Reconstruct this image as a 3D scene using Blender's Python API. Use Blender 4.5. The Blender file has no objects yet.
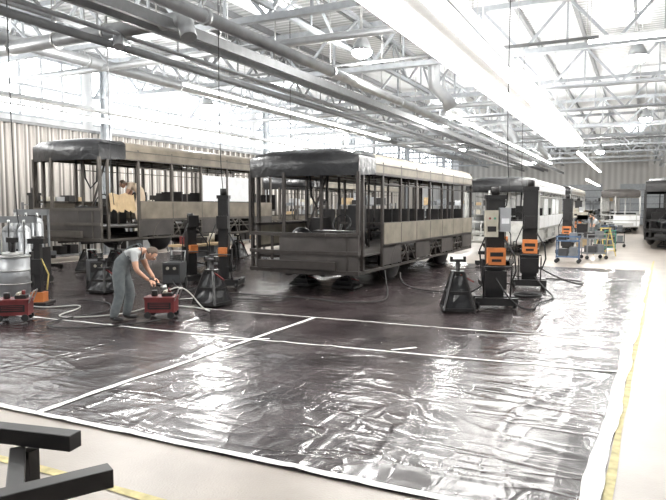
import bpy, math, random
from mathutils import Vector, Matrix, noise
random.seed(7)
SC=bpy.context.scene
SC.view_settings.view_transform='Standard'
SC.view_settings.look='None'
SC.view_settings.exposure=0.0

# ---------------------------------------------------------------- materials
def mat(name,col,rough=.6,metal=0.,var=.15,scale=6.,bump=0.,bscale=30.,emit=None,es=1.,spec=.5,alpha=None):
    m=bpy.data.materials.new(name); m.use_nodes=True
    nt=m.node_tree; b=nt.nodes['Principled BSDF']
    tc=nt.nodes.new('ShaderNodeTexCoord')
    n=nt.nodes.new('ShaderNodeTexNoise'); n.inputs['Scale'].default_value=scale; n.inputs['Detail'].default_value=5
    nt.links.new(tc.outputs['Object'],n.inputs['Vector'])
    r=nt.nodes.new('ShaderNodeValToRGB')
    lo=[max(0,c*(1-var)) for c in col]; hi=[min(1,c*(1+var)) for c in col]
    r.color_ramp.elements[0].position=.3; r.color_ramp.elements[1].position=.7
    r.color_ramp.elements[0].color=(*lo,1); r.color_ramp.elements[1].color=(*hi,1)
    nt.links.new(n.outputs['Fac'],r.inputs['Fac']); nt.links.new(r.outputs['Color'],b.inputs['Base Color'])
    b.inputs['Roughness'].default_value=rough; b.inputs['Metallic'].default_value=metal
    b.inputs['Specular IOR Level'].default_value=spec
    if bump:
        n2=nt.nodes.new('ShaderNodeTexNoise'); n2.inputs['Scale'].default_value=bscale
        nt.links.new(tc.outputs['Object'],n2.inputs['Vector'])
        bp=nt.nodes.new('ShaderNodeBump'); bp.inputs['Strength'].default_value=bump; bp.inputs['Distance'].default_value=.02
        nt.links.new(n2.outputs['Fac'],bp.inputs['Height']); nt.links.new(bp.outputs['Normal'],b.inputs['Normal'])
    if emit:
        b.inputs['Emission Color'].default_value=(*emit,1); b.inputs['Emission Strength'].default_value=es
    if alpha: b.inputs['Alpha'].default_value=alpha
    return m

M_frame=mat('bus_frame_primer',(.050,.043,.039),.42,.3)
M_frame2=mat('bus_frame_grey',(.085,.075,.065),.5,.3)
M_framew=mat('bus_frame_white',(.50,.50,.48),.5,0)
M_side=mat('bus_side_primer_tan',(.195,.172,.135),.5,.15,.3,2.5)
M_side2=mat('bus_side_brown',(.165,.14,.105),.5,.15,.3,2.5)
M_lower=mat('bus_lower_panel',(.060,.053,.049),.5,.2,.3,2)
M_black=mat('black_film_wrap',(.011,.011,.012),.3,0,.4,5,.8,7)
M_dark=mat('dark_steel',(.028,.026,.026),.45,.4)
M_blackpaint=mat('black_paint',(.018,.017,.017),.4,.1)
M_steel=mat('steel',(.45,.45,.44),.35,.8)
M_galv=mat('galvanised_steel',(.40,.41,.42),.4,.5,.15,3)
M_white=mat('white_paint',(.82,.83,.84),.5,0,.05)
M_beam=mat('light_grey_paint',(.37,.39,.41),.5,.1,.12)
M_beamd=mat('grey_beam_paint',(.20,.205,.21),.5,.1,.1)
M_orange=mat('orange_paint',(.55,.18,.05),.5,0,.15)
M_yellow=mat('yellow_paint',(.55,.43,.14),.6,0,.25,14)
M_yline=mat('worn_yellow_floor_paint',(.50,.43,.20),.6,0,.35,9)
M_red=mat('red_paint',(.17,.03,.03),.45,0,.2)
M_blue=mat('blue_paint',(.07,.12,.21),.5,0,.15)
M_green=mat('green_paint',(.05,.22,.15),.5)
M_beige=mat('beige_enamel',(.42,.39,.32),.5)
M_grbin=mat('grey_bin',(.15,.16,.17),.6)
M_dkbin=mat('dark_grey_enamel',(.05,.052,.055),.5)
M_rubber=mat('rubber',(.02,.02,.02),.7)
M_hose=mat('light_hose',(.5,.5,.47),.5)
M_tape=mat('white_tape',(.74,.73,.70),.55,0,.12,12)
M_skin=mat('skin',(.55,.31,.21),.55,0,.06)
M_hair=mat('hair_short_grey',(.13,.10,.08),.8)
M_overall=mat('grey_overalls_cloth',(.13,.145,.15),.85,0,.2,12,.3,14)
M_shirt=mat('light_tshirt',(.42,.43,.43),.85,0,.1,12,.3,14)
M_orsh=mat('tan_shirt',(.70,.56,.42),.85,0,.1)
M_shoe=mat('shoe_leather',(.03,.028,.028),.6)
M_card=mat('cardboard',(.42,.31,.18),.8)
M_eye=mat('eye_white',(.8,.8,.8),.3)
M_lip=mat('lips',(.4,.15,.12),.5)
M_tube=mat('fluorescent_tube',(1,1,1),.5,emit=(1,.98,.94),es=26)
M_tube2=mat('fluorescent_diffuser',(1,1,1),.5,emit=(1,.98,.94),es=12)
M_upfill=mat('added_ceiling_fill',(1,1,1),.5,emit=(1,.985,.95),es=20)  # glow for strips added on top of fixtures to whiten the ceiling
M_bulb=mat('lamp_bulb',(1,1,1),.5,emit=(.95,.98,1),es=50)
M_sky=mat('skylight_glass',(1,1,1),.5,emit=(.95,.98,1),es=5.5)
M_floor=mat('concrete_floor',(.33,.292,.255),.36,0,.16,1.2,.15,60)

def film_mat():
    m=bpy.data.materials.new('black_plastic_sheeting'); m.use_nodes=True
    nt=m.node_tree; N=nt.nodes; L=nt.links; b=N['Principled BSDF']
    tc=N.new('ShaderNodeTexCoord')
    def mapped(sc,rot):
        mp=N.new('ShaderNodeMapping'); mp.inputs['Scale'].default_value=(*sc,1); mp.inputs['Rotation'].default_value=(0,0,rot)
        L.new(tc.outputs['Object'],mp.inputs['Vector']); return mp.outputs['Vector']
    def nz(vec,scale,detail=3,dist=0.):
        n=N.new('ShaderNodeTexNoise'); n.inputs['Scale'].default_value=scale; n.inputs['Detail'].default_value=detail; n.inputs['Distortion'].default_value=dist
        L.new(vec,n.inputs['Vector']); return n.outputs['Fac']
    def mth(op,a,c=None,clamp=False):
        n=N.new('ShaderNodeMath'); n.operation=op; n.use_clamp=clamp
        for i,x in enumerate((a,c)):
            if x is None: continue
            if isinstance(x,(int,float)): n.inputs[i].default_value=x
            else: L.new(x,n.inputs[i])
        return n.outputs[0]
    def crease(vec,scale,width,dist,det=2):
        f=nz(vec,scale,det,dist); a=mth('ABSOLUTE',mth('SUBTRACT',f,.5)); c=mth('SUBTRACT',1.,mth('MULTIPLY',a,width),True)
        return mth('POWER',c,2.)
    cn=nz(tc.outputs['Object'],1.1,7)
    r=N.new('ShaderNodeValToRGB'); r.color_ramp.elements[0].position=.32; r.color_ramp.elements[1].position=.74
    r.color_ramp.elements[0].color=(.016,.012,.013,1); r.color_ramp.elements[1].color=(.066,.051,.052,1)
    L.new(cn,r.inputs['Fac']); L.new(r.outputs['Color'],b.inputs['Base Color'])
    c1=crease(mapped((1,.3),.5),.8,14,1.); c2=crease(mapped((.3,1.),-.25),1.5,12,.8); c3=crease(mapped((1,.55),.9),3.2,9,.4,3); c4=crease(mapped((.25,1.),.35),2.6,13,.5)
    und=nz(mapped((.6,1.),.1),2.4,2,.6)
    patch=nz(tc.outputs['Object'],.6,2)
    pm=mth('MULTIPLY',mth('SUBTRACT',patch,.44,True),6.,True)
    pm1=mth('ADD',mth('MULTIPLY',pm,.55),.45)
    hh=mth('ADD',mth('MULTIPLY',c1,.5),mth('ADD',mth('MULTIPLY',c2,.4),mth('ADD',mth('MULTIPLY',c3,.2),mth('MULTIPLY',c4,.28))))
    h=mth('ADD',mth('MULTIPLY',hh,pm1),mth('MULTIPLY',und,.5))
    bp=N.new('ShaderNodeBump'); bp.inputs['Strength'].default_value=.7; bp.inputs['Distance'].default_value=.022
    L.new(h,bp.inputs['Height']); L.new(bp.outputs['Normal'],b.inputs['Normal'])
    rr=mth('ADD',mth('MULTIPLY',cn,.22),.12)
    L.new(rr,b.inputs['Roughness']); b.inputs['Specular IOR Level'].default_value=.38
    return m
M_film=film_mat()

def corr_mat(name,c1,c2,freq,axis,rough=.5,metal=.2):
    m=bpy.data.materials.new(name); m.use_nodes=True
    nt=m.node_tree; N=nt.nodes; L=nt.links; b=N['Principled BSDF']
    tc=N.new('ShaderNodeTexCoord')
    w=N.new('ShaderNodeTexWave'); w.bands_direction=axis; w.inputs['Scale'].default_value=freq; w.inputs['Distortion'].default_value=.3
    L.new(tc.outputs['Object'],w.inputs['Vector'])
    r=N.new('ShaderNodeValToRGB'); r.color_ramp.elements[0].color=(*c1,1); r.color_ramp.elements[1].color=(*c2,1)
    L.new(w.outputs['Fac'],r.inputs['Fac']); L.new(r.outputs['Color'],b.inputs['Base Color'])
    bp=N.new('ShaderNodeBump'); bp.inputs['Strength'].default_value=.6; bp.inputs['Distance'].default_value=.05
    L.new(w.outputs['Fac'],bp.inputs['Height']); L.new(bp.outputs['Normal'],b.inputs['Normal'])
    b.inputs['Roughness'].default_value=rough; b.inputs['Metallic'].default_value=metal
    return m
M_curt=corr_mat('ribbed_metal_cladding',(.12,.11,.10),(.50,.47,.44),1.3,'Y')
M_ceil=corr_mat('corrugated_roof_deck',(.50,.51,.52),(.82,.83,.84),1.2,'Y',.6,0)
M_wall=corr_mat('wall_panel',(.55,.56,.57),(.70,.71,.72),.5,'Y',.6,0)
M_wallb=corr_mat('wall_panel_back',(.50,.49,.47),(.66,.65,.63),.5,'X',.6,0)

# ---------------------------------------------------------------- mesh builder
class MB:
    def __init__(s): s.v=[];s.f=[];s.m=[];s.mats=[];s.M=Matrix.Identity(4);s.sm=[]
    def mi(s,m):
        if m not in s.mats: s.mats.append(m)
        return s.mats.index(m)
    def add(s,vs,fs,m,smooth=False):
        o=len(s.v); s.v+= [s.M@Vector(p) for p in vs]
        k=s.mi(m)
        for f in fs: s.f.append([o+i for i in f]); s.m.append(k); s.sm.append(smooth)
    def box(s,c,d,m,R=None):
        hx,hy,hz=d[0]/2,d[1]/2,d[2]/2
        vs=[Vector((x,y,z)) for x in(-hx,hx) for y in(-hy,hy) for z in(-hz,hz)]
        if R is not None: vs=[R@p for p in vs]
        vs=[p+Vector(c) for p in vs]
        s.add(vs,[(0,1,3,2),(4,6,7,5),(0,4,5,1),(2,3,7,6),(0,2,6,4),(1,5,7,3)],m)
    def bb(s,x0,x1,y0,y1,z0,z1,m): s.box(((x0+x1)/2,(y0+y1)/2,(z0+z1)/2),(x1-x0,y1-y0,z1-z0),m)
    def beam(s,p,q,w,h,m):
        p=Vector(p);q=Vector(q);d=q-p;L=d.length
        if L<1e-5:return
        x=d/L; up=Vector((0,0,1))
        if abs(x.z)>.98: up=Vector((0,1,0))
        y=up.cross(x).normalized(); z=x.cross(y)
        R=Matrix((x,y,z)).transposed()
        s.box((p+q)/2,(L,w,h),m,R)
    def sweep(s,pts,rs,m,n=8,flat=1.):
        pts=[Vector(p) for p in pts]
        if not hasattr(rs,'__len__'): rs=[rs]*len(pts)
        vs=[];fs=[]; prev=None
        for i,p in enumerate(pts):
            a=pts[max(0,i-1)];b=pts[min(len(pts)-1,i+1)]
            t=(b-a).normalized()
            if prev is None:
                up=Vector((0,0,1)) if abs(t.z)<.9 else Vector((1,0,0))
                u=t.cross(up).normalized()
            else:
                u=(prev-t*prev.dot(t)).normalized()
            prev=u; w=t.cross(u)
            for k in range(n):
                an=2*math.pi*k/n
                vs.append(p+(u*math.cos(an)+w*math.sin(an)*flat)*rs[i])
        for i in range(len(pts)-1):
            for k in range(n):
                fs.append((i*n+k,i*n+(k+1)%n,(i+1)*n+(k+1)%n,(i+1)*n+k))
        fs.append(tuple(range(n))[::-1]); fs.append(tuple(range((len(pts)-1)*n,len(pts)*n)))
        s.add(vs,fs,m,True)
    def cyl(s,p,q,r,m,n=14,r2=None): 
        s.sweep([p,q],[r,r if r2 is None else r2],m,n)
        s.sm[-1]=False; s.sm[-2]=False
    def ell(s,c,r,m,R=None,nu=14,nv=10,fn=None,z0=-1,z1=1):
        vs=[];fs=[]
        for j in range(nv+1):
            ph=-math.pi/2+math.pi*j/nv
            for i in range(nu):
                a=2*math.pi*i/nu
                p=Vector((math.cos(a)*math.cos(ph),math.sin(a)*math.cos(ph),math.sin(ph)))
                if fn: p=fn(p)
                p=Vector((p.x*r[0],p.y*r[1],p.z*r[2]))
                if R is not None: p=R@p
                vs.append(p+Vector(c))
        for j in range(nv):
            for i in range(nu):
                fs.append((j*nu+i,j*nu+(i+1)%nu,(j+1)*nu+(i+1)%nu,(j+1)*nu+i))
        s.add(vs,fs,m,True)
    def surf(s,rows,m,smooth=False):
        n=len(rows[0]); vs=[p for r in rows for p in r]; fs=[]
        for j in range(len(rows)-1):
            for i in range(n-1): fs.append((j*n+i,j*n+i+1,(j+1)*n+i+1,(j+1)*n+i))
        s.add(vs,fs,m,smooth)
    def obj(s,name,loc=(0,0,0),rz=0,parent=None,bevel=0):
        me=bpy.data.meshes.new(name); me.from_pydata([tuple(p) for p in s.v],[],s.f)
        for m in s.mats: me.materials.append(m)
        me.polygons.foreach_set('material_index',s.m)
        me.polygons.foreach_set('use_smooth',s.sm)
        me.update()
        o=bpy.data.objects.new(name,me); SC.collection.objects.link(o)
        o.location=loc; o.rotation_euler=(0,0,rz)
        if parent: o.parent=parent
        if bevel:
            b=o.modifiers.new('bevel','BEVEL'); b.width=bevel; b.segments=2; b.limit_method='ANGLE'
        return o

# ---------------------------------------------------------------- room shell
XL,XR,YB,YF=-20.,12.,75.,-6.
ZC=8.; ZR=7.78
b=MB(); b.bb(XL-.3,XR+.3,YF,YB+.3,-.2,0,M_floor); b.obj('floor')
b=MB(); b.bb(XL-.3,XR+.3,YF,YB+.3,ZC,ZC+.2,M_ceil); b.obj('ceiling')
b=MB(); b.bb(XL-.3,XL,YF,YB,0,5.2,M_wall); b.bb(XL-.3,XL,YF,YB,7.5,ZC,M_wall)
y=YF
while y<YB-1: b.bb(XL-.3,XL,y,y+.5,5.2,7.5,M_wall); y+=6
b.obj('wall_left')
b=MB(); b.bb(XR,XR+.3,YF,YB,0,ZC,M_wall); b.obj('wall_right')
b=MB(); b.bb(XL,XR,YB,YB+.3,0,ZC,M_wallb); b.obj('wall_back')
k=1;y=YF+.5
while y<YB-5:
    b=MB(); b.bb(XL-.16,XL-.13,y,y+5.5,5.2,7.5,M_sky)
    for i in range(7): yy=y+5.5*i/6; b.bb(XL-.12,XL-.04,yy-.05,yy+.05,5.2,7.5,M_beam)
    for z in (5.24,6.35,7.46): b.bb(XL-.12,XL-.03,y,y+5.5,z-.05,z+.05,M_beam)
    b.obj('window_%d'%k); k+=1; y+=6
b=MB(); rows=[[],[]]
y=YF+1; i=0
while y<60:
    off=.06 if i%2 else .16
    for yy in (y,y+.19):
        rows[0].append((XL+off,yy,.05)); rows[1].append((XL+off,yy,4.9))
    y+=.24; i+=1
b.surf(rows,M_curt); b.bb(XL+.02,XL+.2,YF+1,60,4.9,5.0,M_beamd); b.obj('trim_1')
b=MB()
for x in (-8,-2):
    b.bb(x,x+4.2,YB-.12,YB-.02,0.02,4.4,M_beam)
    for z in range(1,6): b.bb(x,x+4.2,YB-.15,YB-.12,z*.75-.02,z*.75+.02,M_dark)
b.obj('door_1')

def truss(name,p,q,zb,zt,step,m,w=.12):
    b=MB(); p=Vector(p);q=Vector(q);L=(q-p).length;d=(q-p)/L
    P=lambda s,z:(p.x+d.x*s,p.y+d.y*s,z)
    b.beam(P(0,zb),P(L,zb),w,w,m); b.beam(P(0,zt),P(L,zt),w,w,m)
    n=int(L/step)
    for i in range(n):
        s0=i*step;s1=s0+step/2;s2=s0+step
        b.beam(P(s0,zb),P(s1,zt),w*.55,w*.55,m); b.beam(P(s1,zt),P(min(s2,L),zb),w*.55,w*.55,m)
        b.beam(P(s1,zb),P(s1,zt),w*.4,w*.4,m)
    return b.obj(name)
for i in range(11):
    y=6.6+6*i
    truss('roof_truss',(XL+.05,y),(XR-.05,y),6.35,7.7,2.4,M_beam,.15)
for x in (-12.2,-16.2,-7.8,1.2,6):
    truss('girder_truss',(x,-5),(x,74),6.55 if x!=-12.2 else 6.3,7.6,3.,M_beam if x!=-12.2 else M_beamd,.11)
for x in [XL+1.6*i+.5 for i in range(20)]:
    b=MB(); b.bb(x-.05,x+.05,YF,YB-.05,7.78,7.95,M_beamd); b.obj('roof_purlin')
for y in (6.6,18.6,30.6,42.6,54.6,66.6):
    b=MB(); X=-19.4
    b.bb(X-.15,X+.15,y-.02,y+.02,0,7.7,M_beam)
    b.bb(X-.17,X-.13,y-.13,y+.13,0,7.7,M_beam); b.bb(X+.13,X+.17,y-.13,y+.13,0,7.7,M_beam)
    b.bb(X-.25,X+.25,y-.25,y+.25,0,.03,M_beam); b.obj('steel_column')
# ducts & pipes
b=MB()
b.cyl((-8.7,10.6,5.9),(-18.5,10.6,5.9),.17,M_galv,16)
b.cyl((-8.75,10.6,6.0),(-8.5,10.45,5.45),.17,M_galv,16); b.cyl((-10.6,10.6,5.9),(-10.4,10.4,5.45),.12,M_galv,14)
for x in (-9.5,-11,-12.6,-14.2,-15.8): b.cyl((x,10.6,5.9),(x+.06,10.6,5.9),.2,M_steel,16); b.cyl((x,10.6,5.9),(x,10.6,ZR),.02,M_steel,6)
b.obj('ventilation_duct')
b=MB(); b.cyl((-14.3,-5,6.1),(-14.3,60,6.1),.16,M_galv,14)
for y in range(-3,60,4): b.cyl((-14.3,y,6.1),(-14.3,y,ZR),.015,M_steel,6); b.cyl((-14.3,y,6.1),(-14.3,y+.08,6.1),.19,M_galv,14)
b.obj('ventilation_duct')
b=MB(); b.cyl((-10.8,-5,5.6),(-10.8,66,5.6),.09,M_beamd,10)
for y in range(-3,66,6): b.cyl((-10.8,y,5.6),(-10.8,y,ZR),.012,M_steel,6)
b.cyl((-10.45,-5,5.75),(-10.45,66,5.75),.05,M_galv,8); b.obj('pipe_run')
b=MB()
for x in (-9.4,-8.95): b.bb(x-.05,x+.05,2,70,5.65,5.88,M_beamd)
for y in range(3,70,6): b.cyl((-9.2,y,5.9),(-9.2,y,ZR),.02,M_steel,6); b.bb(-9.5,-8.85,y-.04,y+.04,5.88,5.95,M_beamd)
b.obj('crane_rail')
b=MB(); b.bb(-17.3,-16.9,-4,66,5.25,5.35,M_galv)
for y in range(-3,66,3): b.cyl((-17.1,y,5.3),(-17.1,y,ZR),.015,M_steel,6)
b.obj('cable_tray')
b=MB(); b.cyl((1.8,4,6.1),(1.8,70,6.1),.25,M_galv,18)
for y in range(4,70,4): b.cyl((1.8,y,6.1),(1.8,y+.08,6.1),.28,M_galv,18); b.cyl((1.8,y,6.1),(1.8,y,ZR),.015,M_steel,6)
b.obj('ventilation_duct')
for (x,y) in ((-6.2,20),(-6.2,32),(-6.2,44)):
    b=MB(); b.sweep([(x,y,ZR),(x,y,6.4),(x,y+.1,5.9),(x+.35,y+.3,5.5),(x+.5,y+.4,5.2)],[.2,.2,.2,.2,.24],M_galv,14); b.obj('extraction_duct')
b=MB(); b.cyl((-7.0,-2,5.3),(-7.0,66,5.3),.12,M_galv,12)
for y in range(-1,66,5): b.cyl((-7.0,y,5.3),(-7.0,y,ZR),.012,M_steel,6); b.cyl((-7.0,y,5.3),(-7.0,y+.1,5.3),.15,M_galv,12)
b.obj('pipe_run')
for y in (13.6,24.9,30.9,38): 
    b=MB(); b.cyl((-19.4,y,6.0),(-5,y,6.0),.1,M_galv,10)
    for x in (-18,-13.6,-10,-6): b.cyl((x,y,6.0),(x,y,ZR),.012,M_steel,6)
    b.obj('pipe_run')
for (x0,x1,y) in ((-12,-1,16.2),(-3,8,22.5),(-12,5,28.),(-14,6,34.2),(-14,6,40.4)):
    b=MB(); b.cyl((x0,y,5.95),(x1,y,5.95),.045,M_beamd,8)
    n=5
    for i in range(n): x=x0+(x1-x0)*(i+.1)/(n-.8); b.cyl((x,y,5.95),(x,y,ZR),.01,M_steel,5)
    b.obj('pipe_run')
# long suspended light trough; glowing strips on top added to brighten the ceiling
b=MB()
b.bb(-4.3,-2.9,4,37,5.52,5.60,M_white)
b.bb(-4.3,-4.26,4,37,5.30,5.52,M_white); b.bb(-2.94,-2.90,4,37,5.30,5.52,M_white)
b.bb(-4.3,-2.9,36.96,37,5.30,5.52,M_white); b.bb(-4.3,-2.9,4,4.04,5.30,5.52,M_white)
for y in range(5,37,4):
    for x in (-4.2,-3.0): b.cyl((x,y,5.6),(x,y,ZR),.012,M_steel,6)
b.bb(-3.75,-3.45,4.1,36.9,5.44,5.52,M_white)
for x in (-4.05,-3.85,-3.35,-3.15):
    b.bb(x-.04,x+.04,4.2,36.8,5.40,5.46,M_tube)
for x in (-3.95,-3.25): b.bb(x-.08,x+.08,4.2,36.8,5.60,5.64,M_upfill)
b.obj('suspended_light_trough')
def lightline(name,x0,y0,x1,y1,z,m,w=.16,up=False):
    b=MB(); b.beam((x0,y0,z),(x1,y1,z),w,.05,m); b.beam((x0,y0,z+.06),(x1,y1,z+.06),w*1.5,.06,M_white)
    if up: b.beam((x0,y0,z+.1),(x1,y1,z+.1),w*.8,.02,M_upfill)  # added glowing strip on the housing, extra light for the roof
    L=math.hypot(x1-x0,y1-y0); n=max(2,int(L/4)+1)
    for i in range(n):
        t=i/(n-1)*.98+.01; x=x0+(x1-x0)*t;y=y0+(y1-y0)*t
        b.cyl((x,y,z+.06),(x,y,ZR),.01,M_steel,6)
    return b.obj(name)
lightline('fluorescent_light',-18.2,5,-18.2,42,5.15,M_tube,.35,True)
lightline('fluorescent_light',-1.3,17.2,3.,17.2,6.1,M_tube2,.2)
lightline('fluorescent_light',-13.2,16,-13.2,34,5.85,M_tube2)
lightline('fluorescent_light',-7.4,26,-7.4,60,5.85,M_tube2,.16,True)
lightline('fluorescent_light',3.3,22,3.3,60,5.85,M_tube2,.16,True)
lightline('fluorescent_light',-3.6,42,-3.6,66,5.3,M_tube2,.16,True)
lightline('fluorescent_light',-3.2,44,-3.2,58,3.7,M_tube2,.12)
lightline('fluorescent_light',.6,46,.6,60,3.7,M_tube2,.12)
k=50
for (x,y) in ((-10.2,15.7),(-.6,54),(-10.2,36),(-15.6,26),(3.5,32),(-6,46),(-5.4,21.6),(-.6,21.6)):
    b=MB(); b.bb(x-.72,x+.72,y-1.4,y+1.4,7.96,7.98,M_sky)
    for xx in (-.7,0,.7): b.bb(x+xx-.03,x+xx+.03,y-1.4,y+1.4,7.90,7.96,M_white)
    for yy in (-1.4,0,1.4): b.bb(x-.7,x+.7,y+yy-.03,y+yy+.03,7.90,7.96,M_white)
    b.obj('window_%d'%k); k+=1
def lamp(x,y,z,P):
    b=MB(); b.cyl((0,0,.45),(0,0,ZR-z),.015,M_steel,6)
    b.sweep([(0,0,.5),(0,0,.38),(0,0,.3),(0,0,0)],[.06,.1,.14,.3],M_galv,16)
    b.ell((0,0,-.03),(.27,.27,.16),M_bulb)
    o=b.obj('high_bay_lamp',(x,y,z))
    l=bpy.data.lights.new('lamp_light','POINT'); l.energy=P; l.shadow_soft_size=.3; l.color=(1,.985,.95)
    lo=bpy.data.objects.new('lamp_light',l); SC.collection.objects.link(lo); lo.parent=o; lo.location=(0,0,-.45)
for (x,y,z,P) in ((-11.6,11.6,5.9,650),(-17.3,7.6,5.9,900),(-6.8,15.5,6.1,550),(.4,12,6.1,350),(-.2,19.4,6.1,500),(-2.5,45,5.6,900),(-15.4,20,5.9,900),(-15.4,32,5.9,900),(-8.3,28.6,6.1,800),(.1,33,6.1,800),(-11.5,44,6,1000),(-8.5,58,6,1000),(4,60,6,1000),(-1.5,4,6.1,150),(-6.7,3,6.1,250),(-13.3,3,6.1,600),(4.6,9,6.1,200),(4.6,26,6.1,500)):
    lamp(x,y,z,P)

# ---------------------------------------------------------------- floor covering
def fz(x,y):
    a=noise.noise(Vector((x*.9+3,y*.35,.3))); c=noise.noise(Vector((x*.4,y*1.1,4.7)))
    e=noise.noise(Vector((x*.5,y*.5,9.)))
    r=max(0,1-abs(a)*9)**2*.010+max(0,1-abs(c)*9)**2*.009
    return .010+r+.004*e
b=MB(); rows=[]
nx,ny=300,290
for j in range(ny+1):
    y=3.86+17.2*(j/ny)**1.35; r=[]; xr=-.2+.03*(y-3.86)+.02*noise.noise(Vector((y*2,0,0)))
    for i in range(nx+1):
        x=xr-(18.+xr)*(i/nx)**1.25
        r.append((x,y,fz(x,y)))
    rows.append(r)
b.surf(rows,M_film,True); b.obj('plastic_floor_sheeting')
def strip(name,x0,y0,x1,y1,w,m,z=.008,n=60,jit=.012,follow=True):
    b=MB(); d=Vector((x1-x0,y1-y0,0)); L=d.length; d/=L; s=Vector((-d.y,d.x,0)); rows=[]
    o1=random.random()*50
    for i in range(n+1):
        t=i/n; q=L*t
        c=Vector((x0,y0,0))+d*q+s*jit*noise.noise(Vector((q*.8,o1,0)))*2
        ww=w/2*(1+.3*noise.noise(Vector((q*3,o1,5))))
        r=[]
        for p in (c-s*ww,c-s*ww*.3,c+s*ww*.3,c+s*ww):
            r.append((p.x,p.y,(fz(p.x,p.y) if follow else 0)+z))
        rows.append(r)
    b.surf(rows,m); return b.obj(name)
strip('white_tape_strip',-9.5,3.84,-.35,3.92,.075,M_tape,n=160)
strip('white_tape_strip',-.24,3.85,.27,21.,.13,M_tape,n=240,jit=.02)
strip('yellow_floor_line',-.25,1,.50,25,.06,M_yline,.006,120,.012,False)
strip('white_tape_strip',-12,7.2,-5.0,7.5,.045,M_tape,n=100)
strip('white_tape_strip',-5.0,7.5,-.15,7.9,.045,M_tape,n=100)
strip('white_tape_strip',-8,9.35,-.1,9.72,.04,M_tape,n=100)
strip('white_tape_strip',-5.03,3.88,-5.04,9.5,.075,M_tape,n=100)
strip('white_tape_strip',-4.8,7.62,-5.3,7.3,.06,M_tape,.012,10)
strip('white_tape_strip',-2.7,8.05,-2.95,7.75,.06,M_tape,.012,10)
strip('yellow_floor_line',-6,3.06,-2.75,3.06,.08,M_yline,.006,30,.01,False)

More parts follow.
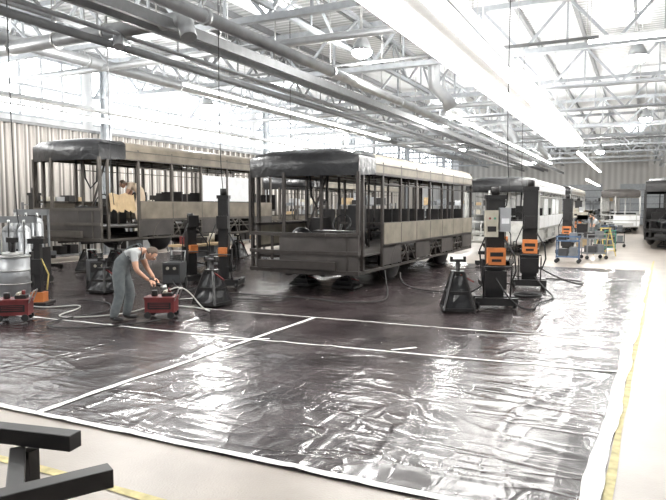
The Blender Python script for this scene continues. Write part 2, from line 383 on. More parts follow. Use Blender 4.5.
# ---------------------------------------------------------------- bus shell
def bus(name,xL,xR,yF,L,z0,z1,frame,side,lower,cap,door=True,nb=8,mirror=False,detail=True,glass=None):
    b=MB(); W=xR-xL; xc=(xL+xR)/2; t=.06
    zw0=z0+1.08; zw1=z1-.50; zs=z0+.55
    yB=yF+L
    bul=lambda x,k=.22: yF-k*(1-((x-xc)/(W/2))**2)
    prof=[(xR,z1-.30),(xR-.02,z1-.18),(xR-.10,z1-.07),(xR-.28,z1-.01),(xc+.4,z1+.03),(xc-.4,z1+.03),(xL+.28,z1-.01),(xL+.10,z1-.07),(xL+.02,z1-.18),(xL,z1-.30)]
    b.surf([[(x,yF+.55,z) for x,z in prof],[(x,yB,z) for x,z in prof]],side,True)
    for i in range(int(L/.8)):
        y=yF+.8+i*.8; pr=[Vector((x+(xc-x)*.04,y,z-.05)) for x,z in prof]
        for a,c in zip(pr[:-1],pr[1:]): b.beam(a,c,.045,.045,frame)
    for x in (xc-.5,xc+.5): b.beam((x,yF+.6,z1-.05),(x,yB,z1-.05),.05,.05,frame); b.cyl((x*.6+xc*.4,yF+1.2,zw1-.02),(x*.6+xc*.4,yB-.3,zw1-.02),.018,M_steel,6)
    pil=[yF+.04,yF+.30]+[yF+1.45+(L-1.5)*i/(nb-1) for i in range(nb)]
    for X,sgn in ((xR,-1),(xL,1)):
        xo=X+sgn*t/2
        for z in (z0+.04,zs,zw0,zw1):
            ys=yF if not(door and X==xR and z in(zs,zw0)) else yF+1.45
            b.beam((xo,ys,z),(xo,yB,z),t,t,frame)
        b.beam((xo+sgn*.01,yF+1.45,z0+.3),(xo+sgn*.01,yB,z0+.3),t*.7,t*.7,frame)
        for i,y in enumerate(pil):
            b.beam((xo,y,z0),(xo,y,z1-.28),t,t*1.3,frame)
        b.bb(min(X,X+sgn*.03),max(X,X+sgn*.03),yF+.5,yB,zw1,z1-.28,side)
        b.bb(min(X-sgn*.02,X+sgn*.01),max(X-sgn*.02,X+sgn*.01),yF+.9,yB,zw1-.03,zw1+.0,frame)
        b.bb(min(X-sgn*.012,X+sgn*.01),max(X-sgn*.012,X+sgn*.01),yF+.9,yB,z1-.30,z1-.275,frame)
        ysk=yF+1.5 if X==xR and door else yF+.3
        b.bb(min(X-sgn*.008,X+sgn*.02),max(X-sgn*.008,X+sgn*.02),ysk,yB,zs+.03,zw0+.02,side)
        b.bb(min(X-sgn*.014,X+sgn*.0),max(X-sgn*.014,X+sgn*.0),ysk,yB,zs+.02,zs+.05,frame)
        for y in pil[2:]: b.bb(min(X-sgn*.012,X),max(X-sgn*.012,X),y-.012,y+.012,zs+.03,zw0,frame)
        for i in range(2,len(pil)-1):
            a,c=pil[i],pil[i+1]
            b.beam((xo,a,z0+.04),(xo,(a+c)/2,zs),t*.6,t*.6,frame); b.beam((xo,(a+c)/2,zs),(xo,c,z0+.04),t*.6,t*.6,frame)
            b.beam((xo,(a+c)/2,z0+.04),(xo,(a+c)/2,zs),t*.7,t*.7,frame)
            if i%2==0: b.bb(min(X,X+sgn*.02),max(X,X+sgn*.02),a,c,z0+.1,zs,lower)
            if glass and X==xR and i in glass: b.bb(min(X+sgn*.02,X+sgn*.03),max(X+sgn*.02,X+sgn*.03),a+.05,c-.05,zw0+.05,zw1-.3,M_white)
            b.beam((xo,a,zw1-.22),(xo,c,zw1-.22),t*.5,t*.5,frame)
            if i%3==0: b.beam((xo,(a+c)/2,zw0),(xo,(a+c)/2,zw1),t*.5,t*.5,frame)
        for ya in (yF+2.6,yB-2.9):
            pts=[(xo,ya+.6*math.cos(a),z0+.62*math.sin(a)) for a in [math.pi*k/10 for k in range(11)]]
            b.sweep(pts,.035,frame,6)
            b.ell((X+sgn*.3,ya,z0+.12),(.25,.5,.5),M_blackpaint,None,16,8)
    for y in pil:
        b.beam((xL,y,z0+.04),(xR,y,z0+.04),t,t,frame); b.beam((xL,y,z0+.36),(xR,y,z0+.36),t,t,frame)
        b.beam((xL,y,zw1+.25),(xR,y,zw1+.25),t*.8,t*.8,frame)
    b.bb(xL+.06,xR-.06,yF+.3,yB-.05,z0+.38,z0+.42,lower)
    for x in (xc-.45,xc+.45): b.bb(x-.05,x+.05,yF+.1,yB,z0-.08,z0+.16,M_dark)
    N=12; xs=[xL+W*i/N for i in range(N+1)]
    def row(z,k,dy=0): return [(x,bul(x,k)+dy,z) for x in xs]
    cr=lambda x: abs((x-xc)/(W/2))**5
    b.surf([row(zw1-.08,.20),row(zw1+.15,.22),[(x,bul(x,.2),z1-.14-.02*cr(x)) for x in xs],[(x,bul(x,.12)+.05,z1-.03-.10*cr(x)) for x in xs],[(x,yF+.3,z1+.045-.16*cr(x)) for x in xs],[(x,yF+1.0,z1+.045-.18*cr(x)) for x in xs]],cap,True)
    for X,s in ((xR+.012,1),(xL-.012,-1)):
        b.surf([[(X,yF,zw1-.08),(X,yF+.95,zw1-.02)],[(X,yF,z1-.2),(X,yF+.95,z1-.2)],[(X-s*.05,yF+.05,z1-.12),(X-s*.05,yF+1.,z1-.09)],[(X-s*.2,yF+.1,z1-.05),(X-s*.2,yF+1.,z1+.0)]],cap,True)
    for fx in (0,.37,1.0):
        x=xL+W*fx; b.beam((x,bul(x,.2),zw0-.2),(x,bul(x,.2),zw1),t*1.1,t*1.1,frame)
    for fx in (.62,): 
        x=xL+W*fx; b.beam((x,bul(x,.2)+.5,zw0-.2),(x,bul(x,.2)+.5,zw1),t,t,frame)
    for z in (z0+.06,z0+.48,zw0-.2):
        for a,c in zip(xs[:-1],xs[1:]): b.beam((a,bul(a,.24),z),(c,bul(c,.24),z),t*1.3,t*1.3,frame)
    x0i=4
    r1=[(x,bul(x,.26),z0+.5) for x in xs[x0i:]]; r2=[(x,bul(x,.25),zw0-.22) for x in xs[x0i:]]; r0=[(x,bul(x,.25),z0+.0) for x in xs[x0i:]]
    b.surf([r0,r1,r2],lower,True)
    for x in xs[1:-1:2]: b.beam((x,bul(x,.22),z0),(x,bul(x,.22),zw0-.2),t*.8,t*.8,frame)
    b.bb(xL+.4,xR-.4,bul(xc,.3)-.02,bul(xc,.3)+.06,z0+.12,z0+.3,frame)
    if detail:
        b.bb(xc+.2,xR-.2,yF+.1,yF+.55,zw0-.35,zw0-.12,M_blackpaint)
        xs_=xR-.75
        pts=[(xs_+.22*math.cos(a),yF+.75+.08*math.sin(a),zw0+.02+.2*math.sin(a)) for a in [2*math.pi*k/16 for k in range(17)]]
        b.sweep(pts,.018,M_blackpaint,6); b.cyl((xs_,yF+.75,zw0),(xs_,yF+.5,zw0-.4),.03,M_blackpaint,8)
        if z0<.9:
            b.box((xs_,yF+1.35,z0+.85),(.45,.45,.1),M_blackpaint); b.box((xs_,yF+1.6,z0+1.2),(.45,.1,.65),M_blackpaint); b.cyl((xs_,yF+1.35,z0+.4),(xs_,yF+1.35,z0+.8),.06,M_dark)
        b.beam((xL+.5,yF+1.4,z0+.4),(xL+1.3,yF+1.4,zw1),.04,.04,frame)
        b.beam((xc,yF+1.9,z0+.4),(xc,yF+1.9,zw1+.2),.05,.05,frame)
        if z0<.9: b.beam((xc,yF+1.9,zw0),(xR,yF+1.9,zw0),.05,.05,frame)
        b.sweep([(xc-.3,yF+.9,zw1+.1),(xc-.25,yF+.9,zw1-.5),(xc-.1,yF+.95,zw1-.8),(xc+.1,yF+1.,zw1-.6),(xc+.15,yF+1.,zw1+.1)],.025,M_rubber,6)
        if z0<.9: b.sweep([(xc+.5,yF+2.2,zw1+.1),(xc+.45,yF+2.3,zw1-.8),(xc+.6,yF+2.3,z0+.5)],.03,M_rubber,6)
        b.ell((xL+.8,yF+1.,z0+.7),(.3,.25,.3),M_black); b.bb(xL+.3,xL+.7,yF+2.2,yF+2.8,z0+.42,z0+1.2,M_dark)
        for i in range(5):
            y=yF+3+i*1.4
            for x in (xc-.35,xc+.35): b.cyl((x,y,z0+.4),(x,y,zw1+.2),.02,frame,6)
            for xa in (xL+.1,xR-.95):
                b.bb(xa,xa+.85,y,y+.45,z0+.78,z0+.84,M_dark)
                for q in (0,.44): b.bb(xa+q+.02,xa+q+.4,y+.42,y+.48,z0+.84,z0+1.42,M_dark)
                b.cyl((xa+.42,y+.2,z0+.42),(xa+.42,y+.2,z0+.78),.03,frame,6)
    b.bb(xL,xR,yB-.03,yB,z0+.2,zw0,lower); b.bb(xL,xR,yB-.03,yB,zw1,z1-.2,side)
    for x in (xL+.05,xc-.5,xc+.5,xR-.05): b.beam((x,yB-.03,z0),(x,yB-.03,z1-.1),t,t,frame)
    b.bb(xL+.3,xR-.3,yB-1.6,yB-.2,z0+.1,z0+.95,M_dark)
    return b.obj(name)
bus('bus_body_shell',-8.15,-5.4,12.15,10.,.46,3.2,M_frame,M_side,M_lower,M_black)
bus('bus_body_shell',-15.45,-12.9,12.1,8.6,1.0,3.78,M_frame2,M_side2,M_lower,M_black,nb=6,glass=(4,5))
bus('bus_body_shell',-6.4,-3.7,25.2,11,.46,3.1,M_framew,M_white,M_framew,M_black,glass=(3,5,6))
bus('bus_body_shell',-6.4,-3.7,39,11,.46,3.2,M_framew,M_side,M_beige,M_black,detail=False)
bus('bus_body_shell',-15.4,-12.8,24,11,.46,3.3,M_frame2,M_side,M_lower,M_black,detail=False)
bus('bus_body_shell',.2,2.9,31.3,11,.46,3.2,M_blackpaint,M_dark,M_blackpaint,M_blackpaint,door=False)
bus('bus_body_shell',-2.6,0.,50,11,.46,3.2,M_framew,M_beige,M_white,M_lower,detail=False)

def stand(x,y,h,name='axle_stand',draped=True,rz=0.):
    b=MB(); w=.27; tp=.09
    for sx in(-1,1):
        for sy in(-1,1): b.beam((sx*w,sy*w,.03),(sx*tp,sy*tp,h*.75),.05,.05,M_blackpaint)
    for k in (0,.45):
        ww=w+(tp-w)*k; z=.04+h*.72*k
        for s in(-1,1): b.beam((-ww,s*ww,z),(ww,s*ww,z),.04,.05,M_blackpaint); b.beam((s*ww,-ww,z),(s*ww,ww,z),.04,.05,M_blackpaint)
    b.bb(-.11,.11,-.11,.11,h*.72,h*.77,M_blackpaint)
    b.cyl((0,0,h*.3),(0,0,h*.97),.045,M_dark,10); b.bb(-.12,.12,-.06,.06,h*.95,h,M_blackpaint)
    b.bb(-.14,-.10,-.06,.06,h*.95,h+.05,M_blackpaint); b.bb(.10,.14,-.06,.06,h*.95,h+.05,M_blackpaint)
    b.beam((.05,0,h*.7),(.3,0,h*.55),.025,.025,M_red)
    if draped:
        for sx,sy in((0,-1),(1,0),(-1,0),(0,1)):
            rws=[]
            for j in range(6):
                k=j/5; ww=w+(tp-w)*k
                rws.append([Vector((sx*ww-sy*ww*u*.95,sy*ww+sx*ww*u*.95,.05+(h*.68-.05)*k))+Vector((sx,sy,0))*random.uniform(-.012,.02) for u in (-1,-.5,0,.5,1)])
            b.surf(rws,M_black)
    return b.obj(name,(x,y,.03),rz)
stand(-7.5,9.8,.9); stand(-3.0,11.3,.95,rz=.4); stand(-10.8,10.2,.72)
for (x,y) in ((-7.35,13.3),(-6.2,13.3),(-7.35,20.6),(-6.2,20.6)): stand(x,y,.33)
for (x,y) in ((-14.7,13.3),(-13.6,13.3),(-14.7,19.4),(-13.6,19.4)): stand(x,y,.86)
for (x,y) in ((-5.6,27),(-4.5,27),(-5.6,34),(-4.5,34),(-5.6,41),(-4.5,41),(-5.6,48),(-4.5,48),(-14.6,26),(-13.6,26),(-14.6,33),(-13.6,33),(1.05,33),(2.05,33),(1.05,40),(2.05,40),(-1.8,52),(-.8,52),(-1.8,59),(-.8,59)): stand(x,y,.33,draped=False)

def lift(x,y,H,rz=0.,carr=.35,grey=True,slim=False):
    b=MB()
    for s in(-1,1):
        b.bb(s*.34-.05,s*.34+.05,-.4,.7,.06,.16,M_blackpaint)
        for yy in(-.34,.62): b.cyl((s*.34-.03,yy,.08),(s*.34+.03,yy,.08),.08,M_rubber,14)
    b.bb(-.39,.39,-.4,-.3,.06,.2,M_blackpaint); b.bb(-.39,.39,-.12,.06,.08,.2,M_blackpaint)
    a=.12 if slim else .17
    b.bb(-a,-a+.07,-.12,.12,.12,H,M_dark); b.bb(a-.07,a,-.12,.12,.12,H,M_dark); b.bb(-a+.02,a-.02,-.13,-.09,.12,H,M_blackpaint)
    b.bb(-a-.02,a+.02,-.16,.14,H-.04,H+.04,M_blackpaint)
    b.cyl((0,0,.15),(0,0,H),.03,M_steel,8)
    b.cyl((0,-.02,H+.04),(0,-.02,H+.2),.08,M_dark,12)
    b.bb(-a-.05,a+.05,.02,.2,carr,carr+.55,M_dark)
    for s in(-1,1): b.bb(s*a-.05,s*a+.05,.2,.65,carr,carr+.1,M_dark)
    if not slim:
        b.bb(-.17,.17,-.30,-.13,.82,1.14,M_orange); b.bb(-.12,.12,-.305,-.30,.98,1.06,M_blackpaint); b.bb(-.09,.09,-.305,-.30,.88,.93,M_blackpaint)
        b.bb(-.2,.2,-.26,-.13,.35,.7,M_dark)
    else: b.bb(-.1,.1,-.26,-.13,.75,.95,M_orange)
    if grey:
        b.bb(-.22,.02,-.32,-.13,1.35,1.85,M_beige); b.bb(.05,.25,-.30,-.13,1.45,1.9,M_galv); b.cyl((-.14,-.32,1.7),(-.14,-.35,1.7),.022,M_red,8); b.cyl((-.05,-.32,1.7),(-.05,-.35,1.7),.022,M_green,8); b.bb(-.18,-.02,-.325,-.32,1.45,1.55,M_dark); b.bb(.08,.22,-.305,-.30,1.6,1.7,M_white)
    else: b.bb(-.13,.13,-.26,-.13,1.4,1.7,M_dark)
    b.sweep([(-.25,-.36,.15),(-.25,-.5,.7),(-.25,-.5,.8),(.25,-.5,.8),(.25,-.5,.7),(.25,-.36,.15)],.018,M_blackpaint,6)
    b.sweep([(.15,-.2,1.3),(.33,-.3,1.0),(.36,-.3,.7),(.28,-.25,.45),(.1,-.2,.5)],.018,M_rubber,6)
    b.sweep([(-.15,-.25,1.5),(-.31,-.25,1.1),(-.28,-.25,.75),(-.15,-.3,.85)],.015,M_rubber,6)
    return b.obj('mobile_column_lift',(x,y,.03),rz)
lift(-2.5,12.1,2.1,math.radians(20)); lift(-2.35,15.4,2.35,math.radians(10),grey=False)
lift(-8.95,12.2,2.15,math.radians(25),grey=False,slim=True); lift(-10.3,12.6,1.55,math.radians(60),grey=False,slim=True)
lift(-2.6,26.5,2.2,0,grey=False); lift(-2.9,35,2.2,0)
lift(-16.6,13.,2.3,math.radians(-90),grey=False,slim=True); lift(-4.1,20.6,2.1,math.radians(90),grey=False,slim=True)

# ---------------------------------------------------------------- foreground steel frame
b=MB()
def chan(p,q,w=.11,h=.10):
    b.beam(p,q,w,h,M_dark); 
chan((-4.9,2.26,.52),(-3.05,2.62,.52)); chan((-3.25,.95,.515),(-2.50,2.37,.515))
chan((-3.42,2.50,.43),(-2.72,1.95,.43),.09,.07); chan((-3.9,2.42,.43),(-2.98,1.45,.43),.09,.07)
chan((-4.5,2.34,.43),(-3.25,.98,.43),.09,.07)
for p in ((-4.4,2.33),(-3.35,2.53),(-3.05,1.3),(-2.65,2.05)):
    b.bb(p[0]-.04,p[0]+.04,p[1]-.04,p[1]+.04,0,.45,M_dark); b.bb(p[0]-.09,p[0]+.09,p[1]-.09,p[1]+.09,0,.02,M_dark)
b.obj('steel_trestle_frame',bevel=.006)

# ---------------------------------------------------------------- workshop items
def tool_cart(x,y,rz):
    b=MB()
    b.bb(-.25,.25,-.17,.17,.10,.34,M_red); b.bb(-.265,.265,-.185,.185,.34,.37,M_red)
    b.bb(-.2,.2,-.175,-.17,.16,.28,M_dark)
    for z in(.19,.22,.25): b.bb(-.17,.17,-.18,-.175,z,z+.01,M_red)
    for sx in(-1,1):
        for sy in(-1,1): b.cyl((sx*.2,sy*.17-.02,.06),(sx*.2,sy*.17+.02,.06),.06,M_rubber,12); b.bb(sx*.2-.02,sx*.2+.02,sy*.15-.02,sy*.15+.02,.06,.12,M_steel)
    b.sweep([(.25,-.13,.3),(.33,-.13,.5),(.33,.13,.5),(.25,.13,.3)],.014,M_steel,6)
    b.cyl((-.12,0,.37),(-.12,0,.47),.055,M_dark,12); b.bb(.02,.2,-.08,.08,.37,.43,M_dark); b.bb(.05,.1,-.1,.12,.43,.47,M_beige)
    b.cyl((.13,.05,.43),(.13,.05,.5),.03,M_red,8)
    return b.obj('red_tool_cart',(x,y,.03),rz,bevel=.008)
R0=math.radians(26.3)
tool_cart(-7.42,8.28,R0); tool_cart(-9.45,6.95,R0+.2)
b=MB(); b.cyl((0,0,.04),(0,0,.92),.32,M_galv,28)
for z in(.08,.35,.62,.9): b.cyl((0,0,z),(0,0,z+.03),.335,M_steel,28)
b.cyl((0,0,.92),(0,0,1.0),.2,M_steel,20); b.cyl((0,0,1.0),(0,0,1.25),.05,M_dark,10); b.bb(-.12,.12,-.05,.05,1.2,1.3,M_dark)
for a in(0,2.1,4.2): b.cyl((.25*math.cos(a),.25*math.sin(a),0),(.25*math.cos(a),.25*math.sin(a),.05),.05,M_rubber,8)
b.obj('steel_drum',(-11.5,8.45,.02))
def gasrack(x,y,rz,h=1.35):
    b=MB()
    for i,xx in enumerate((-.35,0,.35)):
        m_=M_galv if i!=1 else M_beamd
        b.cyl((xx,0,.1),(xx,0,h),.14,m_,16); b.ell((xx,0,h),(.14,.14,.15),m_); b.cyl((xx,0,h+.1),(xx,0,h+.27),.03,M_steel,8)
        b.sweep([(xx,0,h+.22),(xx+.1,-.2,h+.1),(xx+.12,-.25,h-.5),(xx-.05,-.22,.5),(xx+.1,-.2,.3)],.014,M_rubber if i else M_hose,6)
    b.bb(-.55,.55,-.18,.18,.03,.1,M_dark); b.bb(-.55,-.5,.16,.2,.1,h+.35,M_beamd); b.bb(.5,.55,.16,.2,.1,h+.35,M_beamd); b.bb(-.55,.55,.16,.2,h+.2,h+.35,M_beamd); b.bb(-.55,.55,-.16,-.14,.8,.85,M_dark)
    for s in(-1,1): b.bb(s*.55-.02,s*.55+.02,-.16,.18,.1,.9,M_dark)
    for sx in(-.5,.5): b.cyl((sx,.22,.08),(sx+.04,.22,.08),.08,M_rubber,12)
    b.obj('gas_cylinder_rack',(x,y,.03),rz)
gasrack(-12.9,9.4,R0); gasrack(-14.9,9.9,R0,1.6); gasrack(-14.0,10.7,R0-.3,1.5)
b=MB(); b.bb(-.22,.22,-.22,.22,.0,.06,M_blackpaint); b.bb(-.12,.12,-.12,.12,.06,.25,M_orange); b.bb(-.06,.06,-.06,.06,.25,1.25,M_blackpaint); b.bb(-.1,.1,-.12,-.06,.6,.9,M_blackpaint); b.bb(-.16,.16,-.1,.1,1.2,1.3,M_blackpaint); b.cyl((-.1,0,1.3),(.1,0,1.3),.05,M_dark,10)
b.sweep([(.06,0,.9),(.22,-.05,.6),(.2,-.1,.3)],.015,M_yellow,6)
b.obj('jack_stand_post',(-10.55,8.3,.03),R0)
def welder(x,y,rz,c):
    b=MB(); b.bb(-.2,.2,-.32,.32,.16,.62,c); b.bb(-.18,.18,-.33,-.32,.35,.58,M_blackpaint); b.cyl((-.08,-.33,.5),(-.08,-.36,.5),.035,M_beige,10); b.cyl((.08,-.33,.5),(.08,-.36,.5),.035,M_beige,10)
    for s in(-1,1):
        b.cyl((s*.2-.02,.22,.12),(s*.2+.02,.22,.12),.12,M_rubber,16); b.cyl((s*.2-.02,-.26,.07),(s*.2+.02,-.26,.07),.07,M_rubber,12)
    b.bb(-.2,.2,-.3,.3,.12,.16,M_dark); b.sweep([(-.16,.3,.6),(-.16,.4,.85),(.16,.4,.85),(.16,.3,.6)],.018,M_steel,6)
    pts=[(.03+.13*math.cos(a),.0+.13*math.sin(a),.64+.004*k) for k,a in enumerate([2*math.pi*k/12 for k in range(37)])]
    b.sweep(pts,.014,M_rubber,6)
    return b.obj('welding_machine',(x,y,.03),rz)
welder(-9.8,11.4,R0,M_dkbin); welder(-11.9,11.0,R0+.5,M_dkbin)
def coil(x,y,m,r=.22):
    b=MB(); pts=[((r+.02*math.sin(k))*math.cos(a),(r+.02*math.cos(k*1.3))*math.sin(a),.015+.0006*k) for k,a in enumerate([2*math.pi*k/16 for k in range(80)])]
    b.sweep(pts,.013,m,6); b.obj('hose_coil',(x,y,.03))
coil(-9.9,9.9,M_rubber); coil(-2.1,13.6,M_rubber,.28); coil(-11.6,7.5,M_hose,.2)
def shelf(x,y,rz,w=2.4,h=2.1):
    b=MB()
    for sx in(-1,1):
        for sy in(-1,1): b.bb(sx*w/2-.03,sx*w/2+.03,sy*.3-.03,sy*.3+.03,0,h,M_beamd)
    for z in(.2,.8,1.4,h-.1):
        b.bb(-w/2,w/2,-.3,.3,z,z+.04,M_beamd)
        xx=-w/2+.15
        while xx<w/2-.4 :
            ww=random.uniform(.18,.4); hh=random.uniform(.15,.42)
            b.bb(xx,xx+ww,-.22,.2,z+.04,z+.04+hh,random.choice([M_card,M_grbin,M_grbin,M_beige,M_dark,M_dark,M_galv])); xx+=ww+random.uniform(.04,.2)
    return b.obj('storage_shelf',(x,y,0.0),rz)
for i,y in enumerate((15.6,19.8,23,27,33,36,45)): shelf(-18.7,y,math.pi/2)
shelf(-10.3,24,0); shelf(-9.6,33,0); shelf(-9.8,41,0)
for (x,y) in ((-2.2,29.),(-2.6,38),(-2.8,44),(-9.6,38)): shelf(x,y,math.pi/2,1.6,1.5)
for x in (-6,-3.5,3.8,6.2): shelf(x,73.5,0,2.2,2.6)
def bench(x,y,rz,c=M_beamd):
    b=MB(); b.bb(-.9,.9,-.35,.35,.82,.88,M_card)
    for sx in(-1,1):
        for sy in(-1,1): b.bb(sx*.82-.03,sx*.82+.03,sy*.3-.03,sy*.3+.03,0,.82,c)
    b.bb(-.8,.8,-.3,.3,.25,.28,c); b.bb(.3,.85,-.3,.32,.45,.82,c)
    b.bb(-.6,-.3,-.1,.2,.88,1.1,M_red); b.bb(0,.25,-.1,.15,.88,1.05,M_dark); b.cyl((.6,0,.88),(.6,0,1.15),.08,M_beige)
    return b.obj('workbench',(x,y,0.02),rz)
bench(-11.3,14.2,math.pi/2); bench(-10.2,17.2,math.pi/2); bench(-10.,20.5,math.pi/2); bench(-17.,10.5,math.pi/2)
def trolley(x,y,c,rz=0.):
    b=MB(); 
    for z in(.2,.75): b.bb(-.38,.38,-.25,.25,z,z+.05,c)
    for sx in(-1,1):
        for sy in(-1,1):
            b.bb(sx*.36-.015,sx*.36+.015,sy*.23-.015,sy*.23+.015,.12,.95,c); b.cyl((sx*.36,sy*.23-.02,.07),(sx*.36,sy*.23+.02,.07),.07,M_rubber,10)
    b.bb(-.36,.36,-.24,-.22,.9,.95,c); b.bb(-.3,0,-.2,.15,.25,.5,M_dkbin); b.bb(.05,.3,-.2,.2,.25,.55,M_grbin); b.bb(-.32,-.05,-.15,.15,.8,1.0,M_dark); b.bb(.05,.27,-.2,.1,.8,1.05,M_grbin)
    return b.obj('parts_trolley',(x,y,0.0),rz)
trolley(-2.2,22.9,M_blue); trolley(-1.5,25.,M_beamd,.5); trolley(-1.0,33,M_dkbin); trolley(-1.3,29,M_green,1.); trolley(-1.5,36.,M_blue,.3)
b=MB()
for s in(-1,1): b.beam((s*.25,-.35,0),(s*.18,0,1.1),.03,.025,M_yellow); b.beam((s*.25,.4,0),(s*.18,0,1.1),.025,.025,M_yellow)
for i in range(1,5): z=.22*i; b.bb(-.22,.22,-.35+.35*z/1.1-.04,-.35+.35*z/1.1+.04,z-.012,z+.012,M_yellow)
b.bb(-.2,.2,-.08,.08,1.08,1.12,M_yellow); b.obj('step_ladder',(-1.2,26.8,0),.6)
b=MB(); rws=[]
for j in range(9):
    z=2.30-.06*j; r=[]
    for i in range(15):
        yy=12.35+.95*i/14; r.append((-12.84+.025*math.sin(i*1.7+j*.3)+.004*j,yy,z+.03*math.sin(i*.9)-(.0 if j<7 else .04*math.sin(i*2.1))))
    rws.append(r)
b.surf(rws,M_card,True); b.obj('hanging_cloth')

def hose(name,pts,r,m):
    cu=bpy.data.curves.new(name,'CURVE'); cu.dimensions='3D'; cu.bevel_depth=r; cu.bevel_resolution=3; cu.resolution_u=8
    sp=cu.splines.new('NURBS'); sp.points.add(len(pts)-1); sp.use_endpoint_u=True; sp.order_u=4
    for p,q in zip(sp.points,pts): p.co=(*q,1)
    cu.materials.append(m); o=bpy.data.objects.new(name,cu); SC.collection.objects.link(o); return o
hose('air_hose',[(-7.3,8.35,.5),(-7.1,8.5,.65),(-6.9,8.7,.1),(-6.9,9.1,.04),(-7.6,9.4,.04),(-8.4,9.2,.04),(-8.7,9.9,.04),(-8.0,10.5,.04),(-8.9,11.1,.05)],.012,M_hose)
hose('air_hose',[(-9.0,11.8,.6),(-8.6,11.2,.05),(-9.6,10.3,.04),(-9.2,9.6,.04),(-8.4,9.8,.04),(-7.9,10.7,.04),(-6.6,10.6,.04),(-6.5,11.5,.04)],.013,M_rubber)
hose('air_hose',[(-11.2,8.3,.05),(-10.0,7.7,.04),(-9.9,8.8,.04),(-9.3,8.2,.04),(-9.2,7.4,.04),(-8.5,7.5,.04),(-8.0,8.6,.04),(-7.6,8.4,.3)],.011,M_hose)
hose('air_hose',[(-10.3,9.,.04),(-9.6,9.2,.04),(-8.9,8.6,.04),(-8.6,8.1,.04),(-8.9,7.0,.04),(-8.2,6.6,.04),(-7.5,7.1,.04),(-7.2,8.0,.04)],.012,M_rubber)
hose('air_hose',[(-9.7,11.2,.3),(-9.3,10.7,.04),(-8.3,11.3,.04),(-7.2,11.2,.04),(-6.2,11.4,.04),(-5.2,11.0,.04),(-4.4,11.6,.04),(-4.9,12.6,.04),(-5.2,13.2,.5)],.014,M_rubber)
hose('power_cable',[(-2.4,11.8,.6),(-2.0,11.5,.05),(-1.6,11.9,.04),(-1.9,12.8,.04),(-1.4,13.4,.04),(-1.8,14.5,.04),(-2.2,15.2,.3)],.016,M_rubber)
hose('power_cable',[(-2.6,11.9,.5),(-3.2,11.7,.04),(-3.7,12.3,.04),(-3.3,12.9,.04),(-3.9,13.7,.04),(-5,13.5,.04),(-5.3,14.5,.3)],.016,M_rubber)
hose('power_cable',[(-2.2,15.6,.5),(-1.4,15.8,.04),(-1.0,16.6,.04),(-1.6,17.4,.04),(-3.0,17.2,.04),(-4.1,18.4,.04)],.016,M_rubber)
for (x,y,z) in ((-10.8,8,1.6),(-8.9,12.,2.3),(-12.4,12,2.),(-9.6,16.5,1.5),(-2.5,13.2,2.3),(-4.,24.,2.2),(-16.4,9.3,2.)):
    hose('hanging_cable',[(x,y,ZR),(x+.02,y,5),(x-.05,y,z+1),(x+.05,y+.05,z)],.010,M_rubber)

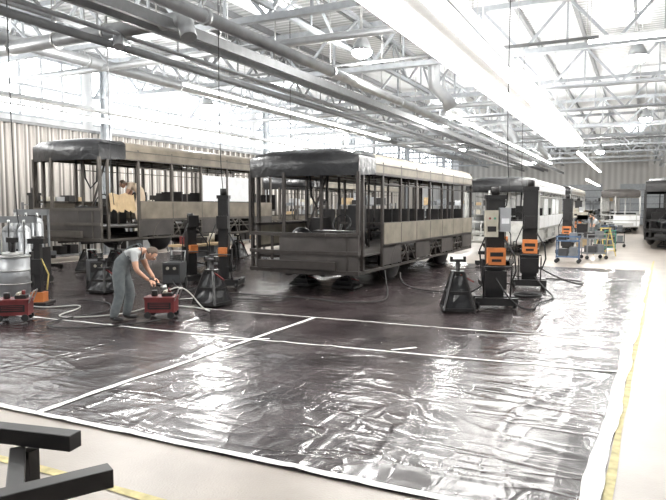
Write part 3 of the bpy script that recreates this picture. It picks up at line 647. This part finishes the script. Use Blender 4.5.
# ---------------------------------------------------------------- people
def person(name,loc,rz,J,E,rad,head,hands,mats,scale=1.):
    root=bpy.data.objects.new(name,None); SC.collection.objects.link(root); root.location=loc; root.rotation_euler=(0,0,rz)
    names=list(J); idx={n:i for i,n in enumerate(names)}
    me=bpy.data.meshes.new('skel'); me.from_pydata([J[n] for n in names],[(idx[a],idx[c]) for a,c,_ in E],[])
    o=bpy.data.objects.new('skel',me); SC.collection.objects.link(o)
    sk=o.modifiers.new('s','SKIN'); sk.use_smooth_shade=True
    sd=me.skin_vertices[0].data
    for n in names:
        r=rad[n]; sd[idx[n]].radius=(r,r) if not hasattr(r,'__len__') else r
        sd[idx[n]].use_root=(n=='pelvis')
    ss=o.modifiers.new('d','SUBSURF'); ss.levels=2; ss.render_levels=2
    bpy.context.view_layer.update()
    dg=bpy.context.evaluated_depsgraph_get(); me2=bpy.data.meshes.new_from_object(o.evaluated_get(dg))
    bpy.data.objects.remove(o)
    me2.materials.clear()
    labs=[]
    for _,_,l in E:
        if l not in labs: labs.append(l)
    for l in labs: me2.materials.append(mats[l])
    segs=[(Vector(J[a]),Vector(J[c]),labs.index(l),(rad[a] if not hasattr(rad[a],'__len__') else max(rad[a]))) for a,c,l in E]
    for p in me2.polygons:
        best=9;bi=0
        for a,c,l,r in segs:
            d=c-a;t=max(0,min(1,(p.center-a).dot(d)/d.length_squared)); q=(p.center-(a+d*t)).length/(r+.03)
            if q<best: best=q;bi=l
        p.material_index=bi; p.use_smooth=True
    bo=bpy.data.objects.new('body',me2); SC.collection.objects.link(bo); bo.parent=root
    hc,pitch,yaw=head
    b=MB(); b.M=Matrix.Translation(hc)@Matrix.Rotation(yaw,4,'Z')@Matrix.Rotation(pitch,4,'Y')
    def hf(p):
        z=p.z; k=1.0
        if z<0: k=1+z*.32
        return Vector((p.x*k+(.06 if z<-.3 and p.x>0 else 0),p.y*k*.97,z))
    b.ell((0,0,0),(.095,.077,.118),M_skin,None,20,14,hf)
    def hr(p):
        q=hf(p)
        if p.x>.35 and p.z<.45: q=Vector((q.x*.8,q.y*.8,q.z*.8))
        if p.z<-.25: q=q*.75
        return q
    b.ell((-.008,0,.012),(.101,.083,.120),M_hair,None,20,14,hr)
    b.sweep([(.088,0,.02),(.106,0,-.012),(.098,0,-.03)],[.009,.014,.011],M_skin,8)
    for s in(-1,1):
        b.ell((.082,s*.032,.012),(.012,.014,.009),M_eye,None,10,6); b.ell((.092,s*.032,.012),(.004,.006,.006),M_hair,None,8,6)
        b.box((.089,s*.032,.034),(.01,.032,.006),M_hair)
        b.ell((0,s*.08,-.005),(.02,.01,.032),M_skin,None,10,6)
    b.ell((.086,0,-.055),(.010,.024,.007),M_lip,None,10,6)
    b.obj('head',parent=root)
    for (w,d,n,curl) in hands:
        b=MB(); w=Vector(w); d=Vector(d).normalized(); n=Vector(n); n=(n-d*n.dot(d)).normalized(); s=d.cross(n)
        R=Matrix((d,s,n)).transposed()
        b.ell(w+d*.05,(.058,.043,.017),M_skin,R,12,8)
        for i,(off,L) in enumerate(((-.032,.068),(-.011,.078),(.011,.073),(.031,.058))):
            p=w+d*.088+s*off; pts=[p-d*.02,p]; dd=d.copy()
            for kk in range(3):
                a=curl*(kk+1)/2; q=d*math.cos(a)+n*math.sin(a); p=p+q*L*(.42,.32,.26)[kk]; pts.append(p)
            b.sweep(pts,[.010,.010,.009,.008,.006],M_skin,7)
        p=w+d*.03-s*.035; pts=[p]
        for kk in range(3):
            q=(d*.75-s*(.65-.3*kk)+n*(.3+.3*kk)).normalized(); p=p+q*.028; pts.append(p)
        b.sweep(pts,[.013,.012,.010,.008],M_skin,7)
        b.obj('hand',parent=root)
    return root
J={'pelvis':(-.10,0,.88),'waist':(-.02,0,1.01),'chest':(.12,0,1.13),'upch':(.22,0,1.18),'neck':(.31,0,1.19),'neck2':(.37,0,1.18),
 'hipL':(-.09,.09,.85),'kneeL':(.05,.12,.47),'ankL':(-.03,.13,.10),'heelL':(-.06,.13,.05),'toeL':(.15,.15,.035),
 'hipR':(-.09,-.09,.85),'kneeR':(-.05,-.13,.46),'ankR':(-.16,-.14,.10),'heelR':(-.19,-.14,.05),'toeR':(.02,-.16,.035),
 'shL':(.22,.17,1.16),'elL':(.30,.22,.89),'wrL':(.46,.10,.71),'mL':(.245,.20,1.05),
 'shR':(.22,-.17,1.15),'elR':(.27,-.24,.88),'wrR':(.44,-.12,.69),'mR':(.235,-.21,1.03)}
rad={'pelvis':.145,'waist':.135,'chest':.14,'upch':.125,'neck':.06,'neck2':.052,'hipL':.12,'kneeL':.09,'ankL':.08,'heelL':.045,'toeL':.036,'hipR':.12,'kneeR':.09,'ankR':.08,'heelR':.045,'toeR':.036,
 'shL':.07,'mL':.062,'elL':.045,'wrL':.03,'shR':.07,'mR':.062,'elR':.045,'wrR':.03}
E=[('pelvis','waist','o'),('waist','chest','o'),('chest','upch','s'),('upch','neck','k'),('neck','neck2','k'),
 ('pelvis','hipL','o'),('hipL','kneeL','o'),('kneeL','ankL','o'),('ankL','heelL','b'),('heelL','toeL','b'),
 ('pelvis','hipR','o'),('hipR','kneeR','o'),('kneeR','ankR','o'),('ankR','heelR','b'),('heelR','toeR','b'),
 ('upch','shL','s'),('shL','mL','s'),('mL','elL','k'),('elL','wrL','k'),('upch','shR','s'),('shR','mR','s'),('mR','elR','k'),('elR','wrR','k')]
mats={'o':M_overall,'s':M_shirt,'k':M_skin,'b':M_shoe}
w=person('worker',(-7.78,7.80,.022),R0,J,E,rad,(Vector((.45,0,1.13)),.85,0),[((.46,.10,.71),(.8,-.3,-.45),(0,-.5,-1),1.0),((.44,-.12,.69),(.8,.3,-.4),(0,.5,-1),1.0)],mats)
b=MB()
for s in(-1,1): b.sweep([(.0,s*.06,1.145),(.12,s*.07,1.27),(.24,s*.075,1.305),(.32,s*.08,1.22),(.29,s*.07,1.06)],.016,M_overall,6,.5)
b.obj('overall_strap',parent=w)
b=MB(); b.cyl((.46,0,.64),(.66,0,.58),.03,M_dark,12); b.cyl((.64,0,.60),(.66,0,.52),.05,M_steel,14); b.cyl((.52,-.09,.62),(.52,.09,.62),.015,M_blackpaint,8)
b.obj('angle_grinder',parent=w)
# worker inside the raised bus, bent over
person('worker',(-13.55,14.2,1.44),math.radians(215),J,E,rad,(Vector((.45,0,1.18)),.4,0),[((.46,.10,.71),(.8,-.3,-.45),(0,-.5,-1),1.0),((.44,-.12,.69),(.8,.3,-.4),(0,.5,-1),1.0)],{'o':M_orsh,'s':M_orsh,'k':M_skin,'b':M_shoe})
J2={k:Vector(v) for k,v in J.items()}
J2.update({'pelvis':Vector((0,0,.92)),'waist':Vector((.03,0,1.06)),'chest':Vector((.1,0,1.2)),'upch':Vector((.17,0,1.31)),'neck':Vector((.23,0,1.40)),'neck2':Vector((.27,0,1.44)),
 'hipL':Vector((0,.09,.88)),'hipR':Vector((0,-.09,.88)),'shL':Vector((.17,.18,1.29)),'shR':Vector((.17,-.18,1.29)),'mL':Vector((.24,.21,1.17)),'mR':Vector((.24,-.21,1.17)),
 'elL':Vector((.3,.22,1.04)),'elR':Vector((.3,-.22,1.04)),'wrL':Vector((.52,.14,1.05)),'wrR':Vector((.52,-.14,1.05))})
J2={k:tuple(v) for k,v in J2.items()}
person('worker',(-1.7,31.2,.0),math.radians(200),J2,E,rad,(Vector((.33,0,1.50)),.3,0),[((.52,.14,1.05),(1,-.2,-.2),(0,0,-1),.8),((.52,-.14,1.05),(1,.2,-.2),(0,0,-1),.8)],mats)

# ---------------------------------------------------------------- world, camera
wd=bpy.data.worlds.new('World'); SC.world=wd; wd.use_nodes=True
bg=wd.node_tree.nodes['Background']; bg.inputs[0].default_value=(.93,.96,1,1); bg.inputs[1].default_value=.6
cd=bpy.data.cameras.new('Camera'); cd.sensor_width=36; cd.lens=36*620/666; cd.clip_end=300
co=bpy.data.objects.new('Camera',cd); SC.collection.objects.link(co)
co.location=(0,0,1.95); co.rotation_euler=(math.radians(86),0,math.radians(26.3)); SC.camera=co
